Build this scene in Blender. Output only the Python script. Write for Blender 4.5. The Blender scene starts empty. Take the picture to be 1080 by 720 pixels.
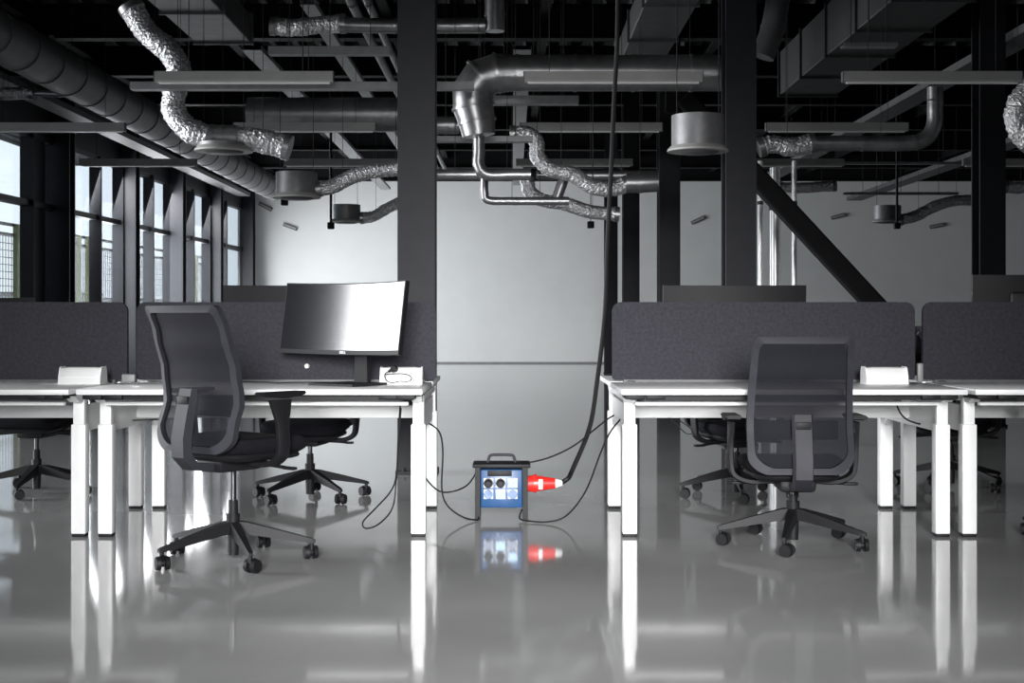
import bpy, bmesh, math, random
from mathutils import Vector, Matrix
random.seed(7)
PI = math.pi
scene = bpy.context.scene
COL = scene.collection

# ------------------------------------------------------------------ camera
F = 1470.0            # focal length in pixels of the 1080 px frame
EYE = 1.066
cd = bpy.data.cameras.new('camera')
cam = bpy.data.objects.new('camera', cd)
COL.objects.link(cam)
cam.location = (0, 0, EYE)
cam.rotation_euler = (PI / 2, 0, 0)
cd.sensor_width = 36.0
cd.lens = 36.0 * F / 1080.0
cd.shift_y = -22.0 / 1080.0
cd.clip_end = 300
scene.camera = cam

# ------------------------------------------------------------------ world, light, exposure
scene.view_settings.view_transform = 'Standard'
scene.view_settings.look = 'None'
scene.view_settings.exposure = 0.3
scene.view_settings.gamma = 1.0
scene.view_settings.use_curve_mapping = False
w = bpy.data.worlds.new('overcast_sky')
scene.world = w
w.use_nodes = True
nt = w.node_tree
bg = nt.nodes['Background']
bg.inputs['Color'].default_value = (0.74, 0.82, 0.90, 1)
bg.inputs['Strength'].default_value = 1.25

def area(name, loc, rot, sx, sy, power, col=(1, 1, 1), spread=180):
    l = bpy.data.lights.new(name, 'AREA')
    l.shape = 'RECTANGLE'; l.size = sx; l.size_y = sy
    l.energy = power; l.color = col; l.spread = math.radians(spread)
    o = bpy.data.objects.new(name, l)
    COL.objects.link(o)
    o.location = loc; o.rotation_euler = rot
    return o
# daylight entering by the left window wall and by the windows behind the camera
WALL_K = 0.041
WALL_X0 = -8.13
def wall_x(y): return WALL_X0 + WALL_K * y
area('window_daylight', (wall_x(28.3) - 0.35, 28.3, 2.0), (0, -PI / 2 + .3, -math.atan(WALL_K)), 3.4, 9.5, 1250, (0.97, 0.985, 1.0))
area('window_daylight', (wall_x(9.5) - 0.35, 9.5, 2.0), (0, -PI / 2 + .1, -math.atan(WALL_K)), 3.4, 7.4, 230, (0.97, 0.985, 1.0), 60)
area('window_daylight', (0.1, -4.2, 2.3), (PI / 2 - .22, 0, 0), 2.5, 2.2, 98, (1, 1, 1), 32)

# ------------------------------------------------------------------ materials
def mat(name, col, rough=0.5, metal=0.0, var=0.08, scale=30.0, bump=0.0, bscale=200.0, spec=0.5, coat=0.0):
    m = bpy.data.materials.new(name)
    m.use_nodes = True
    n = m.node_tree; b = n.nodes['Principled BSDF']
    tc = n.nodes.new('ShaderNodeTexCoord')
    no = n.nodes.new('ShaderNodeTexNoise'); no.inputs['Scale'].default_value = scale
    no.inputs['Detail'].default_value = 3
    n.links.new(tc.outputs['Object'], no.inputs['Vector'])
    rp = n.nodes.new('ShaderNodeValToRGB')
    lo = tuple(c * (1 - var) for c in col) + (1,); hi = tuple(min(1, c * (1 + var)) for c in col) + (1,)
    rp.color_ramp.elements[0].color = lo; rp.color_ramp.elements[0].position = .3
    rp.color_ramp.elements[1].color = hi; rp.color_ramp.elements[1].position = .7
    n.links.new(no.outputs['Fac'], rp.inputs['Fac'])
    n.links.new(rp.outputs['Color'], b.inputs['Base Color'])
    b.inputs['Roughness'].default_value = rough
    b.inputs['Metallic'].default_value = metal
    b.inputs['Specular IOR Level'].default_value = spec
    b.inputs['Coat Weight'].default_value = coat
    if bump:
        n2 = n.nodes.new('ShaderNodeTexNoise'); n2.inputs['Scale'].default_value = bscale
        n2.inputs['Detail'].default_value = 2
        n.links.new(tc.outputs['Object'], n2.inputs['Vector'])
        bp = n.nodes.new('ShaderNodeBump'); bp.inputs['Strength'].default_value = bump
        bp.inputs['Distance'].default_value = 0.01
        n.links.new(n2.outputs['Fac'], bp.inputs['Height'])
        n.links.new(bp.outputs['Normal'], b.inputs['Normal'])
    return m
M = {}
M['floor'] = mat('polished_epoxy', (0.34, 0.34, 0.337), 0.065, 0, 0.12, 0.9, 0.03, 1.6, 0.8)
M['floor'].node_tree.nodes['Principled BSDF'].inputs['IOR'].default_value = 1.55
M['wall'] = mat('white_paint', (0.78, 0.78, 0.77), 0.8, 0, 0.02, 2)
M['ceil'] = mat('dark_deck', (0.022, 0.022, 0.024), 0.7, 0, 0.2, 4)
M['steel'] = mat('dark_painted_steel', (0.011, 0.0115, 0.015), 0.55, 0, 0.15, 8, 0, 1, 0.3)
M['blacksteel'] = mat('black_painted_steel', (0.006, 0.006, 0.007), 0.7, 0, 0.2, 8, 0, 1, 0.2)
M['frame'] = mat('window_frame_paint', (0.012, 0.0125, 0.018), 0.5, 0, 0.15, 8)
M['duct'] = mat('galvanised_sheet', (0.36, 0.36, 0.365), 0.36, 0.85, 0.16, 9, 0.08, 14)
M['flex'] = mat('crinkled_foil', (0.72, 0.72, 0.73), 0.32, 0.72, 0.25, 30, 1.0, 38)
for _n in M['flex'].node_tree.nodes:
    if _n.type == 'BUMP': _n.inputs['Distance'].default_value = 0.03
M['wire'] = mat('dark_wire', (0.03, 0.03, 0.03), 0.6, 0, 0.1, 8, 0, 1, 0.2)
M['darkduct'] = mat('dark_sheet_duct', (0.045, 0.045, 0.047), 0.55, 0.2, 0.15, 7, 0, 1, 0.3)
M['dull'] = mat('dull_grey_metal', (0.10, 0.10, 0.104), 0.55, 0.2, 0.15, 7)
M['lamp'] = mat('lamp_housing_grey', (0.34, 0.335, 0.325), 0.6, 0, 0.05, 5)
M['drum'] = mat('drum_paint', (0.20, 0.20, 0.205), 0.5, 0.4, 0.15, 12)
M['tray'] = mat('zinc_tray', (0.26, 0.26, 0.265), 0.55, 0.3, 0.12, 12)
M['white'] = mat('white_powder_coat', (0.86, 0.86, 0.86), 0.35, 0, 0.02, 10)
M['top'] = mat('white_laminate', (0.80, 0.80, 0.80), 0.35, 0, 0.03, 6)
M['felt'] = mat('charcoal_felt', (0.043, 0.042, 0.051), 0.95, 0, 0.18, 60, 0.5, 350, 0.1)
M['black'] = mat('black_plastic', (0.0055, 0.0055, 0.007), 0.58, 0, 0.15, 20, 0, 1, 0.3)
M['chairgrey'] = mat('charcoal_plastic', (0.021, 0.021, 0.028), 0.6, 0, 0.1, 25, 0.1, 300, 0.35)
M['seat'] = mat('black_seat_fabric', (0.006, 0.006, 0.009), 0.9, 0, 0.2, 90, 0.4, 400, 0.15)
M['chrome'] = mat('brushed_steel', (0.07, 0.07, 0.072), 0.4, 1.0, 0.06, 30)
M['screen'] = mat('dark_glossy_panel', (0.006, 0.006, 0.009), 0.2, 0, 0.05, 3, 0, 1, 0.7, 0.2)
M['screen'].node_tree.nodes['Principled BSDF'].inputs['Coat Roughness'].default_value = .24
M['screen'].node_tree.nodes['Principled BSDF'].inputs['Coat IOR'].default_value = 1.8
M['cable'] = mat('black_rubber', (0.006, 0.006, 0.006), 0.55, 0, 0.1, 40, 0, 1, 0.3)
M['blue'] = mat('blue_socket_panel', (0.008, 0.055, 0.16), 0.4, 0, 0.08, 30)
M['lightblue'] = mat('light_blue_plastic', (0.25, 0.50, 0.80), 0.4, 0, 0.05, 30)
M['red'] = mat('red_plug_plastic', (0.75, 0.02, 0.015), 0.35, 0, 0.05, 30)
M['socket'] = mat('white_socket_plastic', (0.80, 0.80, 0.78), 0.4, 0, 0.03, 30)
M['pipe'] = mat('white_insulated_pipe', (0.9, 0.9, 0.9), 0.3, 0.6, 0.04, 12, 0.25, 20)
M['greenpost'] = mat('pale_green_paint', (0.42, 0.46, 0.26), 0.6, 0, 0.08, 5)
M['concrete'] = mat('outdoor_concrete', (0.45, 0.45, 0.44), 0.8, 0, 0.1, 4)
M['facade'] = mat('pale_facade', (0.40, 0.42, 0.40), 0.8, 0, 0.25, 0.6)
M['logo'] = mat('silver_lettering', (0.85, 0.85, 0.9), 0.3, 0, 0.02, 30)

def mesh_mat():
    m = bpy.data.materials.new('chair_back_mesh'); m.use_nodes = True
    n = m.node_tree; b = n.nodes['Principled BSDF']
    b.inputs['Base Color'].default_value = (0.010, 0.010, 0.015, 1); b.inputs['Roughness'].default_value = 0.8
    b.inputs['Specular IOR Level'].default_value = 0.2
    tc = n.nodes.new('ShaderNodeTexCoord')
    wv = n.nodes.new('ShaderNodeTexWave'); wv.inputs['Scale'].default_value = 90; wv.bands_direction = 'Z'
    n.links.new(tc.outputs['Object'], wv.inputs['Vector'])
    mr = n.nodes.new('ShaderNodeMapRange')
    mr.inputs['To Min'].default_value = 0.80; mr.inputs['To Max'].default_value = 0.92
    n.links.new(wv.outputs['Fac'], mr.inputs['Value'])
    n.links.new(mr.outputs['Result'], b.inputs['Alpha'])
    return m
M['mesh'] = mesh_mat()
def glass_mat():
    m = bpy.data.materials.new('window_glass'); m.use_nodes = True
    n = m.node_tree; n.nodes.remove(n.nodes['Principled BSDF'])
    out = n.nodes['Material Output']
    t = n.nodes.new('ShaderNodeBsdfTransparent'); t.inputs['Color'].default_value = (0.93, 0.95, 0.96, 1)
    g = n.nodes.new('ShaderNodeBsdfGlossy'); g.inputs['Roughness'].default_value = 0.02
    lw_ = n.nodes.new('ShaderNodeLayerWeight'); fr = n.nodes.new('ShaderNodeMath'); fr.operation = 'POWER'; fr.inputs[1].default_value = 5.0; n.links.new(lw_.outputs['Facing'], fr.inputs[0])
    mx = n.nodes.new('ShaderNodeMixShader')
    n.links.new(fr.outputs[0], mx.inputs[0]); n.links.new(t.outputs[0], mx.inputs[1]); n.links.new(g.outputs[0], mx.inputs[2])
    n.links.new(mx.outputs[0], out.inputs['Surface'])
    return m
M['glass'] = glass_mat()

# ------------------------------------------------------------------ mesh helpers
def box(bm, c, s, rot=None, bevel=0.0, seg=2):
    r = bmesh.ops.create_cube(bm, size=1.0)
    vs = r['verts']
    for v in vs: v.co = Vector((v.co.x * s[0], v.co.y * s[1], v.co.z * s[2]))
    if bevel > 0:
        es = list({e for v in vs for e in v.link_edges})
        rb = bmesh.ops.bevel(bm, geom=es, offset=bevel, segments=seg, affect='EDGES', profile=0.5)
        vs = list({v for f in rb['faces'] for v in f.verts} | {v for v in vs if v.is_valid})
    if rot is not None:
        for v in vs: v.co = rot @ v.co
    for v in vs: v.co += Vector(c)
    return vs

def cyl(bm, a, b, r1, r2=None, seg=20, caps=True):
    a = Vector(a); b = Vector(b); r2 = r1 if r2 is None else r2
    d = (b - a); z = d.normalized()
    x = z.orthogonal().normalized(); y = z.cross(x)
    ra = [bm.verts.new(a + (x * math.cos(2 * PI * i / seg) + y * math.sin(2 * PI * i / seg)) * r1) for i in range(seg)]
    rb = [bm.verts.new(b + (x * math.cos(2 * PI * i / seg) + y * math.sin(2 * PI * i / seg)) * r2) for i in range(seg)]
    for i in range(seg):
        j = (i + 1) % seg
        bm.faces.new((ra[i], ra[j], rb[j], rb[i]))
    if caps:
        bm.faces.new(ra[::-1]); bm.faces.new(rb)

def smooth_path(pts, n=8):
    P = [Vector(p) for p in pts]
    if len(P) < 3: return P
    out = []
    for i in range(len(P) - 1):
        p0 = P[i - 1] if i > 0 else P[i] * 2 - P[i + 1]
        p1, p2 = P[i], P[i + 1]
        p3 = P[i + 2] if i + 2 < len(P) else P[i + 1] * 2 - P[i]
        for k in range(n):
            t = k / n
            out.append(0.5 * ((2 * p1) + (-p0 + p2) * t + (2 * p0 - 5 * p1 + 4 * p2 - p3) * t * t + (-p0 + 3 * p1 - 3 * p2 + p3) * t ** 3))
    out.append(P[-1])
    return out

def resample(P, step):
    out = [P[0].copy()]; acc = 0.0
    for a, b in zip(P, P[1:]):
        L = (b - a).length
        t = step - acc
        while t < L:
            out.append(a.lerp(b, t / L)); t += step
        acc = (acc + L) % step if L > 0 else acc
        acc = L - (t - step)
    out.append(P[-1].copy())
    return out

def sweep(bm, P, rad, seg=12, caps=True):
    n = len(P)
    T = []
    for i in range(n):
        a = P[max(0, i - 1)]; b = P[min(n - 1, i + 1)]
        t = (b - a)
        T.append(t.normalized() if t.length > 1e-9 else Vector((0, 0, 1)))
    x = T[0].orthogonal().normalized()
    rings = []
    for i in range(n):
        x = (x - T[i] * x.dot(T[i]))
        x = x.normalized() if x.length > 1e-6 else T[i].orthogonal().normalized()
        y = T[i].cross(x)
        r = rad(i) if callable(rad) else rad
        ring = []
        for k in range(seg):
            a = 2 * PI * k / seg
            ring.append(bm.verts.new(P[i] + (x * math.cos(a) + y * math.sin(a)) * r))
        rings.append(ring)
    for A, B in zip(rings, rings[1:]):
        for k in range(seg):
            j = (k + 1) % seg
            bm.faces.new((A[k], A[j], B[j], B[k]))
    if caps:
        bm.faces.new(rings[0][::-1]); bm.faces.new(rings[-1])

def prism(bm, outline, thick, axis='Y', at=0.0):
    """outline of (a, b) points extruded by thick along axis (centred on at)."""
    def mk(p, s):
        t = at + s * thick / 2
        if axis == 'Y': return (p[0], t, p[1])
        if axis == 'X': return (t, p[0], p[1])
        return (p[0], p[1], t)
    A = [bm.verts.new(mk(p, -1)) for p in outline]; B = [bm.verts.new(mk(p, 1)) for p in outline]
    bm.faces.new(A); bm.faces.new(B[::-1])
    n = len(outline)
    for i in range(n):
        j = (i + 1) % n
        bm.faces.new((A[j], A[i], B[i], B[j]))

def round_rect(w, h, r, n=6, cx=0, cz=0, low=None):
    pts = []
    for (sx, sz, a0) in ((1, 1, 0), (-1, 1, 90), (-1, -1, 180), (1, -1, 270)):
        rr = r if (sz > 0 or low is None) else low
        for k in range(n + 1):
            a = math.radians(a0 + 90 * k / n)
            pts.append((cx + sx * (w / 2 - rr) + rr * math.cos(a), cz + sz * (h / 2 - rr) + rr * math.sin(a)))
    return pts

def obj(name, bm, m, parent=None, smooth=True, loc=None, rotz=None):
    bmesh.ops.recalc_face_normals(bm, faces=bm.faces)
    me = bpy.data.meshes.new(name)
    bm.to_mesh(me); bm.free()
    me.materials.append(M[m] if isinstance(m, str) else m)
    o = bpy.data.objects.new(name, me)
    COL.objects.link(o)
    if smooth:
        for p in me.polygons: p.use_smooth = True
        try:
            me.set_sharp_from_angle(angle=math.radians(38))
        except Exception:
            pass
    if parent is not None: o.parent = parent
    if loc is not None: o.location = loc
    if rotz is not None: o.rotation_euler = (0, 0, rotz)
    return o

def B(): return bmesh.new()

def thing(name, label, cat, loc=(0, 0, 0), rotz=0.0, group=None):
    o = bpy.data.objects.new(name, None)
    o.empty_display_size = 0.1
    COL.objects.link(o)
    o.location = loc; o.rotation_euler = (0, 0, rotz)
    o['label'] = label; o['category'] = cat
    if group: o['group'] = group
    return o
def tag(o, label, cat, group=None):
    o['label'] = label; o['category'] = cat
    if group: o['group'] = group
    return o
def struct(name, bm, m, parent=None, smooth=False):
    o = obj(name, bm, m, parent, smooth)
    if parent is None: o['kind'] = 'structure'
    return o
def dup(root, loc, rotz, label, group=None, name=None):
    r = root.copy(); COL.objects.link(r); r.location = loc; r.rotation_euler = (0, 0, rotz)
    r['label'] = label
    if group: r['group'] = group
    for ch in list(root.children):
        c = ch.copy(); COL.objects.link(c); c.parent = r
        for g in list(ch.children):
            d = g.copy(); COL.objects.link(d); d.parent = c
    return r
def P(px, py, d):
    """a place in the room seen at a picture point, at depth d"""
    return Vector(((px - 540) * d / F, d, EYE + (338 - py) * d / F))

# ------------------------------------------------------------------ room shell
YB, YF = -4.6, 34.8          # rear and far walls
XR = 13.0
ZC = 4.95
bm = B(); box(bm, (2.0, 15, -0.1), (24, 42, 0.2)); struct('floor', bm, 'floor')
# ceiling deck: corrugated sheet
bm = B()
x = -11.0; prof = []
while x < 14.5:
    prof += [(x, ZC), (x + .12, ZC), (x + .16, ZC + .1), (x + .28, ZC + .1)]
    x += .32
A1 = [bm.verts.new((p[0], YB, p[1])) for p in prof]; A2 = [bm.verts.new((p[0], YF + .2, p[1])) for p in prof]
for i in range(len(prof) - 1): bm.faces.new((A1[i], A1[i + 1], A2[i + 1], A2[i]))
box(bm, (1.75, 15.1, ZC + .2), (25.5, 40, .12))
struct('ceiling', bm, 'ceil')
bm = B(); box(bm, (3.2, YF + .1, 2.55), (20.1, .2, 5.1)); struct('wall_far', bm, 'wall')
bm = B(); box(bm, (XR + .1, 15, 2.55), (.2, 40, 5.1)); struct('wall_right', bm, 'dull')
bm = B(); box(bm, (3.0, YF - .012, .018), (19.6, .024, .036)); struct('baseboard_far', bm, 'tray')
# rear wall with a wide window opening behind the camera
bm = B()
box(bm, (-5.6, YB - .1, 2.55), (7.4, .2, 5.1)); box(bm, (7.6, YB - .1, 2.55), (11, .2, 5.1))
box(bm, (0.1, YB - .1, .25), (4.0, .2, .5)); box(bm, (0.1, YB - .1, 4.2), (4.0, .2, 1.8))
struct('wall_rear', bm, 'wall')
# left wall: line x = WALL_X0 + K*y
RL = Matrix.Rotation(-math.atan(WALL_K), 3, 'Z')
def lw(bm, y0, y1, z0, z1, depth, off=0.0, bevel=0):
    yc = (y0 + y1) / 2
    box(bm, (wall_x(yc) + off, yc, (z0 + z1) / 2), (depth, y1 - y0, z1 - z0), RL, bevel)
bm = B()
lw(bm, YB, 5.7, 0, 5.1, .2); lw(bm, 13.3, 18.4, 0, 5.1, .2)
lw(bm, YB, YF + .2, 3.86, 5.1, .2)
struct('wall_left', bm, 'steel')
TR = 2.82
YS = [18.6, 20.78, 21.75, 23.75, 24.95, 26.75, 28.05, 29.65, 31.0, 32.5, 34.6]
# deep steel columns standing at the glass (I section) and slender mullions between them
bm = B()
for y in (18.55, 21.65, 24.95, 28.0, 31.05, 34.2):
    t = thing('facade_column', '', 'column')
    m_ = B()
    lw(m_, y, y + .03, 0, 4.9, .26, .24); lw(m_, y + .23, y + .26, 0, 4.9, .26, .24); lw(m_, y + .03, y + .23, 0, 4.9, .03, .24)
    o = obj('column_section', m_, 'frame', t, False)
    m_ = B(); lw(m_, y - .08, y + .34, 0, .04, .4, .24); obj('base_plate', m_, 'frame', t, False)
    t['label'] = {18.55: 'dark steel column standing by the window wall at the left edge',
        21.65: 'dark wide steel column left of the first tall narrow window',
        24.95: 'dark steel column right of the first pair of window panes', 28.0: 'dark steel column in the middle of the window wall',
        31.05: 'dark steel column second from the white far wall', 34.2: 'dark steel column nearest the white far wall'}[y]
    t['group'] = 'steel columns along the window wall'
bm = B(); lw(bm, 20.8, 21.44, .1, 3.84, .14); struct('wall_panel', bm, 'frame')
k = 0
for a, b in zip(YS, YS[1:]):
    k += 1
    m_ = B()
    lw(m_, a - .035, a + .035, .1, 3.86, .20, .06)
    lw(m_, b - .035, b + .035, .1, 3.86, .20, .06)
    lw(m_, a, b, .04, .16, .16, .03); lw(m_, a, b, 3.80, 3.88, .16, .03); lw(m_, a, b, TR - .045, TR + .045, .16, .03)
    fr = obj('window_%d' % k, m_, 'frame', None, False); fr['kind'] = 'structure'
    m_ = B(); lw(m_, a + .03, b - .03, .14, 3.82, .012, 0); obj('pane', m_, 'glass', fr, False)
# windows nearer than the picture shows: one long glazed band, kept plain
m_ = B(); lw(m_, 5.7, 13.3, .0, .12, .2); lw(m_, 5.7, 13.3, TR - .04, TR + .04, .12)
for y in (5.7, 8.2, 10.8, 13.3): lw(m_, y - .04, y + .04, 0, 3.9, .2)
o = obj('window_20', m_, 'frame', None, False); o['kind'] = 'structure'
m_ = B()
for x in (-1.9, -.6, .8, 2.1): box(m_, (x, YB - .05, 1.9), (.07, .1, 2.8))
box(m_, (.1, YB - .05, .53), (4, .1, .06)); box(m_, (.1, YB - .05, 3.27), (4, .1, .06))
o = obj('window_21', m_, 'frame', None, False); o['kind'] = 'structure'

# outside: terrace, railing, far facade
bm = B(); box(bm, (-20, 25, -.2), (24, 50, .2)); o = struct('ground_terrace', bm, 'concrete')
def terrace_rail():
    t = thing('terrace_railing', 'pale mesh railing with dark double top bar outside the windows', 'railing', (0, 0, 0))
    off = -1.3
    m_ = B()
    lw(m_, 16, 36, 2.66, 2.71, .05, off); lw(m_, 16, 36, 2.50, 2.54, .05, off); lw(m_, 16, 36, .95, 1.0, .05, off)
    obj('top_bar', m_, 'frame', t, False)
    m_ = B()
    y = 16.0
    while y < 36:
        lw(m_, y, y + .012, .1, 2.5, .012, off); y += .12
    z = .2
    while z < 2.5:
        lw(m_, 16, 36, z, z + .012, .012, off); z += .12
    obj('wire_mesh', m_, 'tray', t, False)
    for y in (20.2, 21.3, 23.6, 24.1, 26.6, 27.1, 29.5, 30.0, 32.4, 33.0, 35.0):
        m_ = B(); lw(m_, y, y + .11, -.1, 2.7, .08, off + .05); obj('post', m_, 'greenpost', t, False)
terrace_rail()
for k in range(3):
    h = 1.7 + random.random() * 1.1
    t = thing('distant_building', ['low pale building beyond the leftmost window', 'low pale building beyond the middle windows', 'low pale building beyond the windows nearest the far wall'][k], 'building', (-46, [112, 138, 164][k], 0), 0, 'low buildings beyond the windows')
    wy = 9 + random.random() * 5
    m_ = B(); box(m_, (0, 0, h / 2), (8, wy, h * 2)); obj('building_wall', m_, 'facade', t, False)
    m_ = B(); box(m_, (0, 0, h * 1.5 + .1), (8.4, wy + .4, .2)); obj('roof', m_, 'dull', t, False)

# ------------------------------------------------------------------ interior steel columns
def column(x, y, wd, label, h=ZC):
    t = thing('steel_column', label, 'column', (x, y, 0), 0, 'dark steel columns in the room')
    m_ = B()
    f = .02
    box(m_, (0, -wd / 2 + f / 2, h / 2), (wd, f, h)); box(m_, (0, wd / 2 - f / 2, h / 2), (wd, f, h)); box(m_, (0, 0, h / 2), (.014, wd - 2 * f, h))
    obj('column_section', m_, 'steel', t, False)
    m_ = B(); box(m_, (0, 0, .0125), (wd + .03, wd + .03, .025), None, .004)
    for sx in (-1, 1):
        for sy in (-1, 1): cyl(m_, (sx * wd * .32, sy * wd * .56, .02), (sx * wd * .32, sy * wd * .56, .045), .012, seg=8)
    obj('base_plate', m_, 'steel', t, False)
    return t
column(-.665, 9.8, .26, 'wide dark steel column nearest the camera, behind the curved monitor')
column(1.94, 11.93, .26, 'dark steel column behind the single mesh chair on the right bench')
column(1.92, 17.1, .26, 'dark steel column below the round ceiling diffuser, second of its row')
column(1.90, 22.3, .26, 'thin looking dark column third of the row going back')
column(2.0, 28.2, .26, 'farthest dark column, just right of the hanging cable')
column(4.82, 14.1, .26, 'dark steel column at the right edge behind the right screen')
# diagonal brace
a = Vector((1.2, 14.1, EYE + (338 - 95) * 14.1 / F)); b_ = Vector((4.62, 14.1, .05))
m_ = B()
a = P(720, 103, 13.86); b_ = P(1014, 420, 13.86)
d_ = (b_ - a); L = d_.length
R_ = d_.to_track_quat('X', 'Z').to_matrix()
box(m_, (a + b_) / 2, (L, .2, .02), R_)
for s in (-1, 1):
    n_ = R_ @ Vector((0, 0, 1)) * .09 * s
    pass
bmesh.ops.delete(m_, geom=list(m_.verts), context='VERTS')
box(m_, (a + b_) / 2, (L, .19, .19), R_, .02)
t = thing('diagonal_brace', 'black diagonal steel brace running down to the right', 'brace', b_)
o = obj('brace_tube', m_, 'blacksteel', t, False, loc=-b_)
m_ = B(); box(m_, b_ + Vector((.06, 0, -.05)), (.3, .03, .42)); obj('gusset_plate', m_, 'blacksteel', t, False, loc=-b_)
m_ = B(); box(m_, a + Vector((0, 0, .02)), (.34, .03, .34)); obj('gusset_plate', m_, 'blacksteel', t, False, loc=-b_)

# ------------------------------------------------------------------ ceiling beams
def ibeam(p, q, h, wd, name, label, m='blacksteel', group='black ceiling beams'):
    p = Vector(p); q = Vector(q); mid = (p + q) / 2; L = (q - p).length
    along = abs(q.y - p.y) > abs(q.x - p.x)
    m_ = B()
    if along:
        box(m_, (0, 0, h / 2 - .01), (wd, L, .02)); box(m_, (0, 0, -h / 2 + .01), (wd, L, .02)); box(m_, (0, 0, 0), (.012, L, h - .04))
    else:
        box(m_, (0, 0, h / 2 - .01), (L, wd, .02)); box(m_, (0, 0, -h / 2 + .01), (L, wd, .02)); box(m_, (0, 0, 0), (L, .012, h - .04))
    o = obj(name, m_, m, None, False, loc=mid)
    o['kind'] = 'structure'
    return o
for i, y in enumerate((6.5, 11.93, 14.1, 17.1, 19.7, 22.3, 25.2, 28.2, 31.5, 34.4)):
    ibeam((-7.6, y, 4.72), (XR, y, 4.72), .42, .2, 'trim_%d' % (i + 1), '')
for i, x in enumerate((-5.9, -3.7, -1.5, .4, 2.7, 4.9, 7.3, 9.7)):
    ibeam((x, 0, 4.82), (x, 34.6, 4.82), .2, .12, 'trim_%d' % (i + 20), '')

# ------------------------------------------------------------------ linear lamps
def lamp(d, px0, label, zc=3.12, L=1.5, group='linear ceiling lamps'):
    x = (px0 - 540) * d / F + L / 2
    t = thing('linear_lamp', label, 'lamp', (x, d, zc), 0, group)
    m_ = B(); prism(m_, [(-.034, .045), (.034, .045), (.040, -.03), (.03, -.045), (-.03, -.045), (-.040, -.03)], L, 'X')
    obj('lamp_housing', m_, 'lamp', t, False)
    m_ = B(); box(m_, (0, 0, -.05), (L - .06, .05, .012)); obj('diffuser', m_, 'socket', t, False)
    for s in (-1, 1):
        m_ = B(); cyl(m_, (s * L * .36, 0, .04), (s * L * .36, 0, 5.1 - zc), .0028, seg=6); obj('hanging_wire', m_, 'wire', t)
        m_ = B(); box(m_, (s * (L / 2 + .004), 0, 0), (.008, .074, .09)); obj('end_cap', m_, 'dull', t, False)
    return t
first = lamp(11.76, 164, 'long grey lamp at upper left, nearest row, left of the front column')
def lampc(d, px0, label):
    return dup(first, ((px0 - 540) * d / F + .75, d, 3.12), 0, label)
lampc(11.76, 553, 'long grey lamp in the nearest row, crossed by the hanging black cable')
lampc(11.76, 889, 'long grey lamp at the upper right edge, nearest row')
lampc(14.8, -17, 'grey lamp at the left edge above the first windows, middle row')
lampc(14.8, 247, 'grey lamp in the middle row, left of the front column')
lampc(14.8, 549, 'grey lamp in the middle row, crossed by the hanging black cable')
lampc(14.8, 808, 'grey lamp in the middle row, above the bright horizontal duct at right')
lampc(18.1, 85, 'grey lamp in the back row above the windows, leftmost of that row')
lampc(18.1, 300, 'grey lamp in the back row, just above the two drum diffusers at left')
lampc(18.1, 545, 'grey lamp in the back row, crossed by the hanging black cable')
lampc(18.1, 768, 'grey lamp in the back row, starting behind the second right column')
lampc(18.1, 1016, 'grey lamp in the back row at the right edge over the column')

# ------------------------------------------------------------------ ducts
def duct(label, pts, r, flex=False, group=None, cat='duct', rings=True, raw=False, m=None, name=None, r_end=None):
    pts = [Vector(p) for p in pts]
    o0 = pts[0].copy()
    Q = smooth_path([p - o0 for p in pts], 10)
    t = thing(name or ('flexible_duct' if flex else 'round_duct'), label, cat, o0, 0, group)
    tot = sum((b - a).length for a, b in zip(Q, Q[1:]))
    if flex:
        step = .022
        Q = resample(Q, step)
        rnd = [random.uniform(-1, 1) for _ in Q]
        rad = lambda i: r * (1 + (.035 if i % 2 else -.03) + .05 * rnd[i // 4])
        m_ = B(); sweep(m_, Q, rad, 18); 
        for v in m_.verts: v.co += Vector((random.uniform(-1, 1), random.uniform(-1, 1), random.uniform(-1, 1))) * r * .045
        obj('duct_body', m_, m or 'flex', t)
        for q, q2 in ((Q[0], Q[2]), (Q[-3], Q[-1])):
            z = (q2 - q).normalized()
            m_ = B(); cyl(m_, q - z * .005, q + z * .05, r * 1.1, seg=20); obj('hose_clamp', m_, 'duct', t)
    else:
        m_ = B(); sweep(m_, Q, r if r_end is None else (lambda i: r + (r_end - r) * i / (len(Q) - 1)), 24); obj('duct_body', m_, m or 'duct', t)
        if rings:
            R = resample(Q, max(.5, r * 3.2)) if tot > 1 else [Q[0], Q[len(Q) // 2], Q[-1]]
            for i in range(1, len(R) - 1):
                z = (R[i + 1] - R[i - 1]).normalized()
                m_ = B(); cyl(m_, R[i] - z * .014, R[i] + z * .014, r * 1.045, seg=24); obj('joint_ring', m_, m or 'duct', t)
    n = len(Q)
    for i in ([n // 4, 3 * n // 4] if tot > .8 else [n // 2]):
        q = Q[i] + Vector((0, 0, r))
        m_ = B(); cyl(m_, q, Vector((q.x, q.y, 5.1 - o0.z)), .0028, seg=6); obj('hanging_wire', m_, 'wire', t)
    return t
def px(d, *pp): return [P(a, b, d) for a, b in pp]

duct('large bright round duct running right from the big elbow behind the front lamp row', px(12.7, (790, 77), (700, 77), (600, 77), (542, 77)), .165)
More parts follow.
